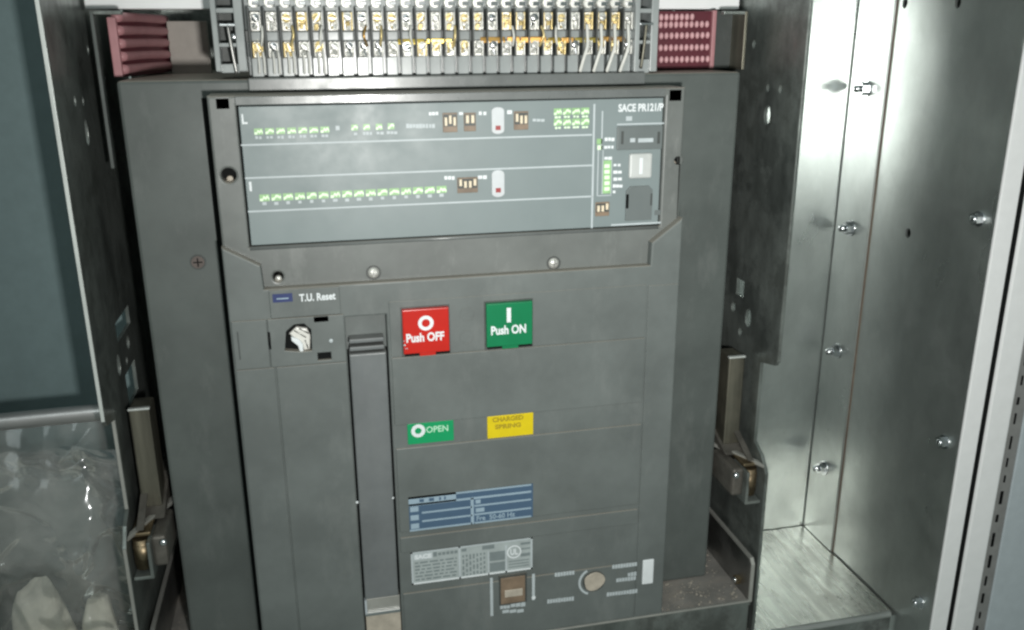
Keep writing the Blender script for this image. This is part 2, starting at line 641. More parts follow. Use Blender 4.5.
dip(spot(450, 122.5, 14.5, 19.5, DY), 3)
dip(spot(469.8, 122, 12, 18.5, DY), 2)
dip(spot(521, 120.5, 14.5, 18.5, DY), 3)
dip(spot(467.5, 185, 20.5, 15.5, DY), 4)
dip(spot(602.2, 209, 14, 14, DY), 3)
for (cx, cy, w, h, dy) in ((497.8, 120.5, 12.5, 27, 7.2), (498, 183.5, 12.5, 27, 6.5)):
    mm = MB()
    r = spot(cx, cy, w, h, DY)
    hw = (r[1] - r[0]) / 2
    cxm = (r[0] + r[1]) / 2
    cap = [(cxm + hw * math.cos(R(a)), r[3] - hw * .6 + hw * .6 * math.sin(R(a))) for a in range(0, 181, 20)] + [(cxm + hw * math.cos(R(a)), r[2] + hw * .6 + hw * .6 * math.sin(R(a))) for a in range(180, 361, 20)]
    mm.prism(cap, DY - .0008, DY + .001, PILL, bev=.0002)
    r2 = spot(cx, cy + dy, 5, 4.4, DY)
    mm.decal(r2, DY - .0008, REDDOT, .0004)
    mm.build('status_window', trip)
# socket cover, push button and rating plug at the right of the film
mm = MB()
r = rect(617, 126.5, 661.5, 148.5, DY)
mm.box(r[0], r[1], DY - .0012, DY + .002, r[2], r[3], FILMDK, .0005)
for cx, h in ((621.8, 13), (658, 12)):
    q = spot(cx, 137.5, 2.6, h, DY)
    mm.decal(q, DY - .0012, DARKPL)
for cx, w in ((632, 5), (645, 15)):
    q = spot(cx, 140, w, 4, DY)
    mm.decal(q, DY - .0012, WHITEDIM)
mm.build('socket_cover', trip)
mm = MB()
r = spot(639.8, 165.5, 22.5, 25, DY)
mm.box(r[0], r[1], DY - .0025, DY + .001, r[2], r[3], paint('pale_button', (.50, .52, .51), .35, .06), .0014)
x = (r[0] + r[1]) / 2
mm.box(x - .0012, x + .0012, DY - .0030, DY - .002, r[2] + .003, r[3] - .003, WHITE, .0003)
mm.build('test_button', trip)
mm = MB()
r = spot(638.5, 203, 26, 34, DY)
mm.prism([(r[0], r[2]), (r[1], r[2]), (r[1], r[3] - .003), (r[1] - .003, r[3]), (r[0] + .003, r[3]), (r[0], r[3] - .003)], DY - .0016, DY + .001, FILMDK, bev=.0004)
q = spot(626.5, 201, 2.6, 14, DY)
mm.decal(q, DY - .0016, BLACK)
q = spot(650.5, 199, 1.8, 12, DY)
mm.decal(q, DY - .0016, DARKPL)
mm.build('rating_plug', trip)
mm = MB()
mm.decal(spot(657.5, 212.5, 6, 5, DY), DY, FILMDK)
mm.build('corner_mark', trip)

# front cover ---------------------------------------------------------
a1, a2, a3, a4 = P(650.5, 266), P(264, 289), P(260.5, 266), P(652, 243)
outline = [(-W2, ZB - .001), (W2, ZB - .001), (W2, P(684, 218)[1]), a4, (a1[0], (a1[1] + a2[1]) / 2), (a2[0], (a1[1] + a2[1]) / 2), a3, (-W2, zL)]
lx0 = P(349, 352)[0] - .0012
lx1 = P(386, 352)[0] + .0014
lz1 = P(366, 316)[1]
chan = (lx0, lx1, ZB + .0015, lz1)
khole = [P(*p) for p in ((286, 331), (294, 324), (304, 323), (311, 329), (312, 350), (301, 351), (285, 350))]
slotA, slotB = spot(321, 317.6, 13, 5.5), spot(324.5, 355.5, 13.5, 7.5)
m = MB()
m.prism(outline, 0, .034, GREYCOVER, [quad(chan), khole, quad(slotA), quad(slotB)], 'Y', .0012)
m.box(lx0 - .003, -.075, .020, .024, .2, .275, BLACK) if False else None
cover = m.build('front_cover', breaker)
# what shows inside the openings
kx = [p[0] for p in khole]
kz = [p[1] for p in khole]
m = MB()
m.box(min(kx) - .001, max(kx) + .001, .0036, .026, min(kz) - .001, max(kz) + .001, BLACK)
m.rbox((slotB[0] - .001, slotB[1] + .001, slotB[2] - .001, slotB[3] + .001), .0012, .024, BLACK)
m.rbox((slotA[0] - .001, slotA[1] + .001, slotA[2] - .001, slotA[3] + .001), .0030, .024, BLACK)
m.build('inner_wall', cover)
m = MB()
m.prism([P(*p, .001) for p in ((289, 334), (296, 327), (307, 328.5), (310.5, 336), (310, 349), (304, 350.5), (302, 343), (296, 339))], .0008, .013, KEYC, bev=.0012)
for q0, q1 in (((294, 330.5), (306, 337.5)), ((299, 328.5), (308.5, 333.5)), ((305, 340), (308, 348))):
    (ax, az), (bx, bz) = P(*q0, .0006), P(*q1, .0006)
    m.tube([(ax, .0008, az), (bx, .0008, bz)], .00045, STEELDK, 6)
m.prism([P(*p, -.0006) for p in ((291, 337), (299, 339.5), (303, 344.5), (303.5, 352), (300, 352.5), (298, 346), (291.5, 341))], -.0008, .006, WHITE, bev=.0007)
m.build('key_barrel', cover)
r = spot(318, 319, 6, 5, .004)
m = MB()
m.rbox(r, -.0005, .008, WHITE, .0006)
m.build('latch_tip', cover)
# raised panes beside the lever
kz0 = P(280, 366)[1]
kz1 = (P(233, 321)[1] + P(344, 314)[1]) / 2
xg = (P(275, 368)[0] + P(300, 628)[0]) / 2
m = MB()
m.box(-W2 + .0012, xg - .0005, -.0010, .002, ZB + .001, kz0 - .0006, GREYCOVER, .0005)
m.build('left_pane', cover)
m = MB()
m.box(xg + .0005, lx0 - .0008, -.0010, .002, ZB + .001, kz0 - .0006, GREYCOVER, .0005)
m.build('middle_pane', cover)
xs = P(269, 343)[0]
m = MB()
m.box(-W2 + .0012, xs - .0003, -.0016, .002, kz0, kz1, GREYCOVER, .0006)
m.decal(spot(239, 345, 1.2, 28), -.0016, DARKPL)
m.build('lock_plate', cover)
m = MB()
m.prism([(xs + .0003, kz0), (lx0 - .0008, kz0), (lx0 - .0008, kz1), (xs + .0003, kz1)], -.0016, .002, GREYCOVER,
        [khole, quad((slotA[0], slotA[1], slotA[2], min(slotA[3], kz1 - .0006))), quad(slotB)], 'Y', .0005)
m.decal(spot(269.7, 340, 2.2, 17), -.0016, BLACK, .0003)
m.dome((P(331, 340)[0], -.0016, P(331, 340)[1]), .0014, WHITEDIM, flat=.4)
m.build('key_plate', cover)
r = rect(268.5, 290.5, 341, 313.5)
m = MB()
m.rbox(r, -.0012, .002, GREYCOVER, .0005)
nameplate = m.build('reset_plate', cover)
m = MB()
q = spot(282.6, 297.8, 20, 8.4, -.0012)
m.decal(q, -.0012, BLUETAG, .0004)
m.decal(spot(282.6, 298.4, 12, 1.2, -.0012), -.0016, BLUELINE, .0001)
m.text('T.U. Reset', spot(317.5, 296.8, 36.5, 7.6, -.0012), -.0012, WHITE, .03)
m.build('lettering', nameplate)

# step bands on the right half
bx0, bx1 = lx1 + .0020, P(641, 423)[0]
zl = lambda p, q: (P(*p)[1] + P(*q)[1]) / 2
bands = [(zl((392, 361), (638, 335)), zl((392, 426), (638, 401))), (zl((392, 449), (638, 424)), zl((400, 532), (638, 503))),
         (zl((400, 537), (638, 509)), zl((400, 551), (638, 524))), (zl((402, 592), (638, 563)), ZB + .002)]
PR = -.0013
for z1, z0 in bands:
    m = MB()
    m.box(bx0, bx1, PR, .002, z0, z1, GREYCOVER, .0005)
    m.build('step_band', cover)
m = MB()
m.box(bx1 + .0012, W2 - .0012, -.0008, .002, ZB + .002, .268, GREYCOVER, .0005)
m.build('edge_strip', cover)
m = MB()
m.box(bx0, bx1, -.0006, .002, bands[0][0] + .0006, (a1[1] + a2[1]) / 2 - .014, GREYCOVER, .0004)
for cx, cy in ((467, 314), (467, 337)):
    c = P(cx, cy)
    m.ring(c, .0052, .0044, -.0010, .001, GREYCOVER)
m.build('button_band', cover)

# push buttons ----------------------------------------------------------
def push_button(name, corners, mat, sym, cap, symr, capr):
    r = rect(*corners, -.005)
    m = MB()
    m.prism([(r[0], r[2]), (r[1], r[2]), (r[1], r[3]), (r[0], r[3])], -.005, .001, mat, bev=.0007)
    b = m.build(name, breaker)
    m = MB()
    if sym == 'O':
        c = ((symr[0] + symr[1]) / 2, (symr[2] + symr[3]) / 2)
        m.ring(c, (symr[1] - symr[0]) / 2, (symr[1] - symr[0]) * .27, -.0053, -.0048, WHITE)
    else:
        m.decal(symr, -.005, WHITE, .0003)
    m.text(cap, capr, -.005, WHITE, .035)
    m.build('lettering', b)
    m = MB()
    x0, x1 = r[0] + .001, r[1] + .0004
    m.box(x0, x1, -.0022, .0, r[2] - .0024, r[2] - .0002, BLACK)  # black strip paints the shadow under the button, around its tab
    m.box(x0 + (x1 - x0) * .32, x0 + (x1 - x0) * .68, -.0034, 0, r[2] - .0026, r[2] - .0001, mat, .0003)
    m.build('button_tab_shadow', b)
    m = MB()
    m.box(r[0] - .0009, r[1] + .0011, -.0010, 0, r[2] - .003, r[3] + .0009, DARKPL)
    m.build('button_well', b)
    if sym == 'O':
        m = MB()
        for cx, cy, q_ in ((404.6, 345, 2.2), (407, 348.4, 1.4), (404, 341, 1.2), (405.5, 348.5, 1.0)):
            c_ = P(cx, cy, -.005)
            k_ = q_ * .00034
            m.prism([(c_[0] - k_, c_[1] - k_ * .6), (c_[0] + k_ * .7, c_[1] - k_), (c_[0] + k_, c_[1] + k_ * .4), (c_[0] - k_ * .2, c_[1] + k_)], -.0052, -.0046, WHITEDIM)
        m.build('paint_chips', b)
    return b


push_button('off_button', (402, 310.5, 449.8, 351), RED, 'O', 'Push OFF', spot(425.8, 323, 15.5, 14.5, -.005), spot(425.3, 337, 38, 9, -.005))
push_button('on_button', (486.3, 304.3, 532.6, 344), GREEN, 'I', 'Push ON', spot(508.8, 315, 4.2, 14.5, -.005), spot(508.6, 329.5, 35, 9, -.005))

m = MB()
r = rect(407, 423.5, 453.8, 439.8)
m.rbox(r, -.0009, .001, GREENL, .0003)
ind = m.build('open_indicator', breaker)
m = MB()
c = P(418.2, 430.8, -.001)
m.ring(c, .0050, .0024, -.0012, -.0008, WHITE)
m.text('OPEN', spot(437.2, 428.8, 22, 6.2, -.001), -.0009, paint('pale_green_lettering', (.45, .75, .55), .5), .015)
m.build('lettering', ind)
m = MB()
r = rect(487, 416.3, 533, 433.8)
m.rbox(r, -.0009, .001, YELLOW, .0003)
ind = m.build('spring_indicator', breaker)
m = MB()
m.text('CHARGED', spot(508, 418.6, 31, 4.8, -.001), -.0009, YTEXT, .04)
m.text('SPRING', spot(508, 425.8, 26, 4.6, -.001), -.0009, YTEXT, .04)
m.build('lettering', ind)

# rating labels ---------------------------------------------------------
r = rect(408.3, 497.5, 532.8, 516.5, PR)
LY = PR - .0003
m = MB()
m.rbox(r, LY, PR + .0005, BLUE)
lab = m.build('rating_label', breaker, label='blue rating label with pale ruled lines')
X = lambda f: r[0] + f * (r[1] - r[0])
Z = lambda f: r[3] - f * (r[3] - r[2])
m = MB()
LL = lambda x0, x1, z0, z1, mat=BLUELINE: m.decal((X(x0), X(x1), Z(z1), Z(z0)), LY, mat, .00015)
LL(0, .985, 0, .05)
LL(0, .985, .20, .26)
LL(.00, .375, 0, .25)
for a, b in ((.085, .12), (.16, .20), (.24, .255), (.28, .293)):
    m.decal((X(a), X(b), Z(.17), Z(.08)), LY - .00012, BLUE, .0001)
for z in (.46, .71):
    LL(.10, .50, z, z + .05)
LL(0, .50, .95, 1.0)
for z in (.44, .70, .95):
    LL(.52, .985, z, z + .05)
LL(.49, .515, .22, 1.0)
for z in (.28, .53, .78):
    LL(.01, .075, z, z + .15)
LL(.53, .57, .29, .40)
LL(.53, .60, .54, .66)
m.text('Fre  50-60 Hz', (X(.535), X(.85), Z(.92), Z(.77)), LY, BLUELINE, .02)
m.build('lettering', lab)

r = rect(410.5, 552.5, 532.3, 568.5)
LY = -.0004
m = MB()
m.rbox(r, LY, .0006, SILVER)
lab = m.build('rating_label', breaker, label='silver rating label with small print and round mark')
m = MB()
D = SILVERDK
LL(0, 1, .95, 1.0, WHITE)
LL(0, 1, 0, .04, WHITEDIM)
LL(0, .015, 0, 1, WHITEDIM)
LL(.985, 1, 0, 1, WHITEDIM)
LL(.02, .175, .06, .25, WHITEDIM)
m.text('SACE', (X(.03), X(.165), Z(.22), Z(.09)), LY - .00015, WHITE, .05)
LL(.18, .21, .07, .21, D)
LL(.385, .40, 0, 1, WHITEDIM)
LL(.77, .785, .14, 1, WHITEDIM)
LL(.625, .635, .25, 1, WHITEDIM)
LL(.64, .77, .30, .58, D)
LL(.64, .77, .64, .92, D)
for i in range(6):
    z = .32 + i * .105
    x = .03
    while x < .36:
        w = random.uniform(.02, .07)
        LL(x, min(x + w, .37), z, z + .045, D)
        x += w + .014
for i in range(7):
    x = .415 + i * .029
    z = .28
    while z < .9:
        h = random.uniform(.06, .16)
        LL(x, x + .014, z, min(z + h, .93), D)
        z += h + .06
LL(.41, .45, .08, .17, D)
LL(.58, .68, .07, .19, D)
for i in range(5):
    LL(.22 + i * .033, .245 + i * .033, .10, .19, D)
LL(.90, .98, .12, .19, D)
LL(.90, .98, .30, .34, D)
LL(.90, .98, .46, .56, D)
for i in range(3):
    LL(.80, .97, .66 + i * .09, .69 + i * .09, D)
c = (X(.845), Z(.38))
m.ring(c, .0056, .0046, LY - .0002, LY + .0001, WHITE)
m.text('UL', (c[0] - .0030, c[0] + .0030, c[1] - .0026, c[1] + .0026), LY, WHITE, .03)
m.build('lettering', lab)

# bottom row: spring window and racking selector --------------------------
m = MB()
r = spot(512.8, 589.5, 24.5, 26, PR)
m.rbox((r[0] - .0012, r[1] + .0014, r[2] - .001, r[3] + .0014), PR - .0002, 0, DARKPL)
m.rbox(r, PR - .0010, 0, BROWN, .0005)
m.box(r[0] + .003, r[1] - .002, PR - .0014, 0, r[2] + .006, r[2] + .0125, TAN, .0005)
win = m.build('counter_window', breaker)
m = MB()
m.decal(spot(491.6, 597, 2.8, 38, PR), PR, WHITEDIM)
m.decal(spot(533.4, 587, 2.8, 26, PR), PR, WHITEDIM)
c = P(533.6, 597.5, PR)
m.prism(circle(c, .0016, 14), PR - .0003, PR, WHITE)
for cx, cy, w, h in ((505, 607, 10, 3), (518, 604.5, 15, 4.2), (513, 611, 22, 3)):
    for i in range(3):
        m.decal(spot(cx - w / 2 + (i + .5) * w / 3, cy - (i - 1) * .3, w / 3 * .9, h, PR), PR, WHITEDIM)
m.build('markings', win)
m = MB()
c = P(594, 581, PR)
m.prism(circle(c, .0092, 30), PR - .0004, 0, DARKPL)
pts = [(c[0] + (.0085 + .0006 * math.sin(3 * a + 1)) * math.cos(a), c[1] + (.0082 + .0005 * math.sin(2 * a)) * math.sin(a)) for a in [2 * math.pi * k / 30 for k in range(30)]]
m.prism(pts, PR - .0012, 0, TAN, bev=.0005)
sel = m.build('racking_port', breaker)
m = MB()
m.ring((c[0] - .0005, c[1]), .0124, .0106, PR - .0003, PR + .0001, WHITEDIM, 18, 118, 248)
for cx, cy, w, h in ((564.5, 573.5, 20, 4.4), (560.5, 599.8, 27, 4.2), (624.5, 565.3, 25, 4), (626, 579, 20, 4), (632, 574, 9, 4), (622, 592.5, 31, 4.0)):
    n = max(3, int(w / 2.6))
    for i in range(n):
        q = spot(cx - w / 2 + (i + .5) * w / n, cy - (i - n / 2) * w / n * .12, w / n * .84, h * random.uniform(.8, 1), PR)
        m.decal(q, PR, WHITEDIM)
m.build('markings', sel)
m = MB()
r = spot(647.8, 571.5, 11, 24, -.0008)
m.rbox(r, -.0018, .001, WHITE, .0008)
m.build('white_tab', breaker)

# charging lever ----------------------------------------------------------
m = MB()
lev_top, lev_bot = P(366, 352.5)[1], P(380, 596.5)[1]
m.prism([(lx0 + .0013, lev_bot), (lx1 - .0015, lev_bot), (lx1 - .0013, lev_top), (lx0 + .0012, lev_top)], -.0020, .010, LEVER, bev=.0012)
lever = m.build('charging_lever', breaker)
for cy in (340.5, 348.2):
    r = spot(365.5, cy, 33, 4.2)
    m = MB()
    m.rbox((lx0 + .0016, lx1 - .0022, r[2], r[3]), -.0005, .010, LEVER, .0008)
    m.build('grip_rib', lever)
m = MB()
m.box(lx0 - .001, lx1 + .001, .010, .012, ZB + .001, lz1 + .001, GREYCOVER)
m.box(lx0, lx1, .0095, .0115, ZB + .001, lev_top, BLACK)
m.build('lever_channel', cover)
for p in ((357, 501.5), (392.5, 497)):
    c = P(*p)
    m = MB()
    m.dome((c[0], -.0012, c[1]), .0011, WHITE, flat=.8, n=10)
    m.build('pivot_pin', lever)
m = MB()
r = (lx0 + .001, lx1 - .0005, ZB + .001, lev_bot - .0016)
m.rbox((r[0], r[1], P(380, 611)[1], r[3]), .001, .009, EDGEDULL, .0004)
m.rbox((r[0], r[1], P(380, 614)[1], P(380, 611)[1]), -.0012, .006, STEEL, .0004)
m.rbox((r[0], r[1], r[2], P(380, 614.4)[1]), .000, .006, TAN, .0004)
m.rbox((r[0] - .0003, r[0] + .0014, P(380, 613)[1], r[3]), -.001, .004, POSTB, .0003)
m.build('lever_catch', breaker)

# arc chute mouldings left and right of the terminals ---------------------
gx0, gx1 = -.2285, -.176
gz0, gz1 = .4145, .4535
m = MB()
a = P(116, 20, .075)
xl = P(113, 45, .075)[0]
m.box(xl - .002, xl + .0035, .075, .081, gz0, P(116, 17, .075)[1], PINK, .0008)
xr = P(168, 45, .17)[0]
m.prism([(xl + .0035, .080), (xr, .17), (xr, .178), (xl - .002, .178), (xl - .002, .080)], gz0, .452, MAROON, axis='Z')
ch = m.build('arc_chute', breaker)
for k in range(5):
    z = gz0 + .0048 + k * .0083
    m = MB()
    m.tube([(xl + .0032, .0785, z), ((xl + xr) / 2, .1235, z + .0004), (xr, .168, z)], .0032, PINK, 10)
    m.build('rib', ch)
m = MB()
b0, b1 = P(169, 45, .165)[0], P(209, 45, .165)[0]
m.box(b0, b1, .164, .17, gz0 - .003, P(190, 21, .165)[1], BEIGE, .0006)
m.build('spacer_plate', ch)

GY = .085
r = rect(655, 11, 708.5, 66, GY)
m = MB()
m.box(r[0] - .004, r[1] + .0005, GY, GY + .07, .4145, r[3], MAROON, .0006)
m.box(r[1], r[1] + .0032, GY - .003, GY + .07, .4145, r[3] + .0005, PINK, .0006)
m.box(r[1] + .0032, P(736, 40, GY)[0], GY + .002, GY + .07, .4145, r[3], DARKPL, .0006)
ch = m.build('arc_chute', breaker)
rows = (17, 24.5, 35.5, 47.5, 59.3)
mp = MB()
for j, py in enumerate(rows):
    for i in range(10):
        px = 660.5 + i * 5.15 + (0 if j % 2 else .6)
        if j == 0 and i > 6:
            continue
        c = P(px, py - (i - 5) * .08, GY)
        mp.dome((c[0], GY - .0002, c[1]), .00175, PEG, (0, 0, 1), 1.45, 12)
mp.build('peg_rows', ch)

# ================================================================== TERMINAL STRIP
strip = empty('terminal_strip', (0, .07, .4135), 'long row of grey terminals with bright metal clamps on top of the breaker', 'terminal strip')
TY = .045
x_first, x_last = P(257, 45, TY)[0], P(628, 40, TY)[0]
NT = 27
pitch = (x_last - x_first) / (NT - 1)
zz = lambda y: P(440, y, TY)[1]
m = MB()
m.box(x_first - pitch * .7, x_last + pitch * .7, TY + .0105, TY + .06, .4138, .4800, TERMGREY, .0006)
m.box(x_first - pitch * .7, x_last + pitch * .7, TY + .004, TY + .02, zz(41), zz(30), DARKPL)
m.build('rail_body', strip)
O0 = ORIGIN[strip.name]


def term_mesh():
    """modelled about x = 0; linked again for every terminal"""
    m = MB()
    h = pitch / 2
    m.box(-h * .92, h * .62, TY + .002, TY + .030, .4140, zz(56), TERMGREY, .0006)       # lower plate
    m.box(-h * .92, -h * .70, TY - .002, TY + .020, zz(57), zz(8), PARTN, .0003)       # partition
    m.box(-h * .70, h * .80, TY + .003, TY + .020, zz(40), zz(31), TERMGREY, .0006)      # middle bridge
    m.box(-h * .92, h * .80, TY + .006, TY + .024, zz(11), zz(6), TERMGREY, .0004)       # shoulder
    return m


def clamp_mesh(ya, yb, mat, mat2):
    """a cage clamp: frame, slotted screw, bent spring tongues"""
    m = MB()
    h = pitch / 2
    za, zb = zz(yb), zz(ya)
    H = zb - za
    rot = lambda: Matrix.Rotation(random.uniform(-.5, .5), 3, 'X') @ Matrix.Rotation(random.uniform(-.5, .5), 3, 'Z')
    m.box(-h * .62, h * .74, TY + .005, TY + .014, za, zb, TIN)
    m.box(-h * .62, -h * .42, TY + .001, TY + .012, za, zb, mat, .0004)
    m.box(h * .52, h * .74, TY + .001, TY + .012, za, zb, mat, .0004)
    c = (random.uniform(-.05, .12) * h, zb - H * random.uniform(.26, .36))
    m.cyl((c[0], TY + .006, c[1]), (c[0] + random.uniform(-.0004, .0004), TY + .0004, c[1] + random.uniform(-.0002, .0008)), h * .52, mat2, 14)
    m.dome((c[0], TY + .0006, c[1]), h * .50, mat2, flat=.35, n=12)
    m.box(c[0] - h * .46, c[0] + h * .46, TY - .0006, TY + .0006, c[1] - .0004, c[1] + .0004, STEELDK, rot=Matrix.Rotation(random.uniform(0, 3), 3, 'Y'))
    for k in range(3):
        w = h * random.uniform(.25, .55)
        x = random.uniform(-.35, .35) * h
        z = za + H * random.uniform(.12, .48)
        m.box(x - w / 2, x + w / 2, TY + .001, TY + .003, z - H * .13, z + H * .13, random.choice((mat, mat2)), .0003, rot=rot())
    return m


proto = {}
t0 = term_mesh().build('terminal', strip)
cl = {}
for key, (ya, yb) in (('u', (12, 30)), ('l', (41, 56))):
    for v, (ma, mb) in enumerate(((TIN, STEEL), (BRASS, TIN), (TIN, BRASS), (TIN, TIN), (TIN, STEEL), (BRASS, BRASS), (TIN, BRASS))):
        o = clamp_mesh(ya, yb, ma, mb).build('clamp', t0)
        cl[key, v] = o.data
        bpy.data.objects.remove(o)
mt = MB()
mt.cyl((0, TY + .012, zz(2.5)), (0, TY + .002, zz(2.5)), pitch * .33, TIN, 14)
mt.box(-pitch * .1, pitch * .36, TY, TY + .006, zz(5.5), zz(1.5), STEEL, .0004)
o = mt.build('clamp', t0)
cl['t', 0] = o.data
bpy.data.objects.remove(o)
for i in range(NT):
    if i:
        t = t0.copy()
        COL.objects.link(t)
        t.parent = strip
    else:
        t = t0
    t.location = (x_first + i * pitch, 0, 0)
    for key in ('u', 'l', 't'):
        v = 0 if key == 't' else random.randrange(7)
        c = bpy.data.objects.new('clamp', cl[key, v])
        COL.objects.link(c)
        c.parent = t
# copper jumper behind the lower clamps
j0, j1 = P(398, 42, TY)[0], P(625, 40, TY)[0]
xj = j0
AMBER = metal('amber_jumper', (.95, .66, .16), .32, .2, sc=120)
while xj < j1:
    wj = pitch * random.choice((.95, 1.0, 1.9, 2.0))
    if random.random() < .86:
        m = MB()
        dz = random.uniform(-.0005, .0005)
        m.box(xj, xj + wj * .94, TY + .0012 + random.uniform(0, .0006), TY + .003, zz(43.6) + dz, zz(38.2 - random.uniform(0, 1.2)) + dz, random.choice((COPPER, COPPER, AMBER)), .0006,
              rot=Matrix.Rotation(random.uniform(-.25, .15), 3, 'X'))
        m.build('jumper_link', strip)
    xj += wj
# a few loose insulated cores between the two rows
for k, (px, mt_) in enumerate(((262, WIRE), (292, BRASS), (322, WIRE), (366, COPPER), (381, BRASS), (411, WIRE), (455, BRASS), (512, WIRE), (541, BRASS), (556, WIRE))):
    p0, p1, p2 = P(px, 26, TY), P(px + random.uniform(-3, 3), 36, TY - .004), P(px + random.uniform(-2, 2), 46, TY)
    m = MB()
    m.tube([(p0[0], TY - .0005, p0[1]), (p1[0], TY - .004, p1[1]), (p2[0], TY - .0005, p2[1])], .0008, mt_, 7)
    m.build('wire', strip)
# white tails of wire on the right, thin pairs on the left
for k, px in enumerate((586.5, 600.5, 614, 627.5)):
    p0, p1, p2, p3 = P(px, 24, TY), P(px + 1.2, 42, TY - .004), P(px - 2, 56, TY - .005), P(px - 6.5 - k * .4, 71.5, TY - .003)
    m = MB()
    m.tube([(p0[0], TY - .001, p0[1]), (p1[0], TY - .004, p1[1]), ((p1[0] + p2[0]) / 2 + .0003, TY - .005, (p1[1] + p2[1]) / 2), (p2[0], TY - .005, p2[1]),
            ((p2[0] + p3[0]) / 2 - .0002, TY - .0045, (p2[1] + p3[1]) / 2), (p3[0], TY - .003, p3[1])], .0012, WIRE, 8)
    m.build('wire', strip)
for k in range(5):
    for s in (-1.8, 3.4):
        px = 259.5 + k * 15 + s
        p0, p1 = P(px, 52, TY - .003), P(px + 2, 74, TY - .003)
        m = MB()
        m.tube([(p0[0], TY - .002, p0[1]), ((p0[0] + p1[0]) / 2 + .0004, TY - .0036, (p0[1] + p1[1]) / 2), (p1[0], TY - .003, p1[1])], .0007, WIRE, 6)
        m.build('wire', strip)
# end brackets
for side, (xa, xb) in ((-1, (213.5, 245)), (1, (633, 657))):
    X0, X1 = P(xa, 40, TY)[0], P(xb, 40, TY)[0]
    zb_, zt_ = P((xa + xb) / 2, 73, TY)[1], .475
    m = MB()
    m.box(X0, X0 + .0035, TY - .004, TY + .03, zb_ + .001, zt_, TERMGREY, .0006)
    m.box(X1 - .0055, X1, TY - .002, TY + .03, zb_ + .001, zt_, TERMGREY, .0006)
    m.box(X0, X1, TY + .016, TY + .03, zb_, zt_, DARKPL)
    m.box(X0 + .003, X1 - .005, TY - .001, TY + .018, P(230, 47, TY)[1], P(230, 43, TY)[1], TERMGREY, .0005)
    m.box(X0 + .003, X1 - .005, TY - .001, TY + .018, P(230, 13, TY)[1], P(230, 8, TY)[1], TERMGREY, .0005)
    m.box(X0 + .003, X1 - .005, TY, TY + .018, zb_, P(230, 64, TY)[1], TERMGREY, .0005)
    br = m.build('end_bracket', strip)
    xm = X0 + (X1 - X0) * (.50 if side < 0 else .45)
    m = MB()
    m.tube([(xm, TY - .004, P(230, 25, TY)[1]), (xm + .0014 * -side, TY - .0045, P(230, 50, TY)[1]), (xm + .003 * -side, TY - .004, P(230, 74, TY)[1])], .0011, STEELDK if side < 0 else OCHRE, 8)
    m.box(xm - .005, xm + .005, TY - .005, TY - .003, P(230, 26.5, TY)[1], P(230, 24, TY)[1], STEEL, .0004)
    m.build('bracket_rod', br)
    m = MB()
    zc = P(230, 37, TY)[1]
    m.dome((X1 - .007, TY + .002, zc), .0026, STEEL)
    m.build('screw', br)

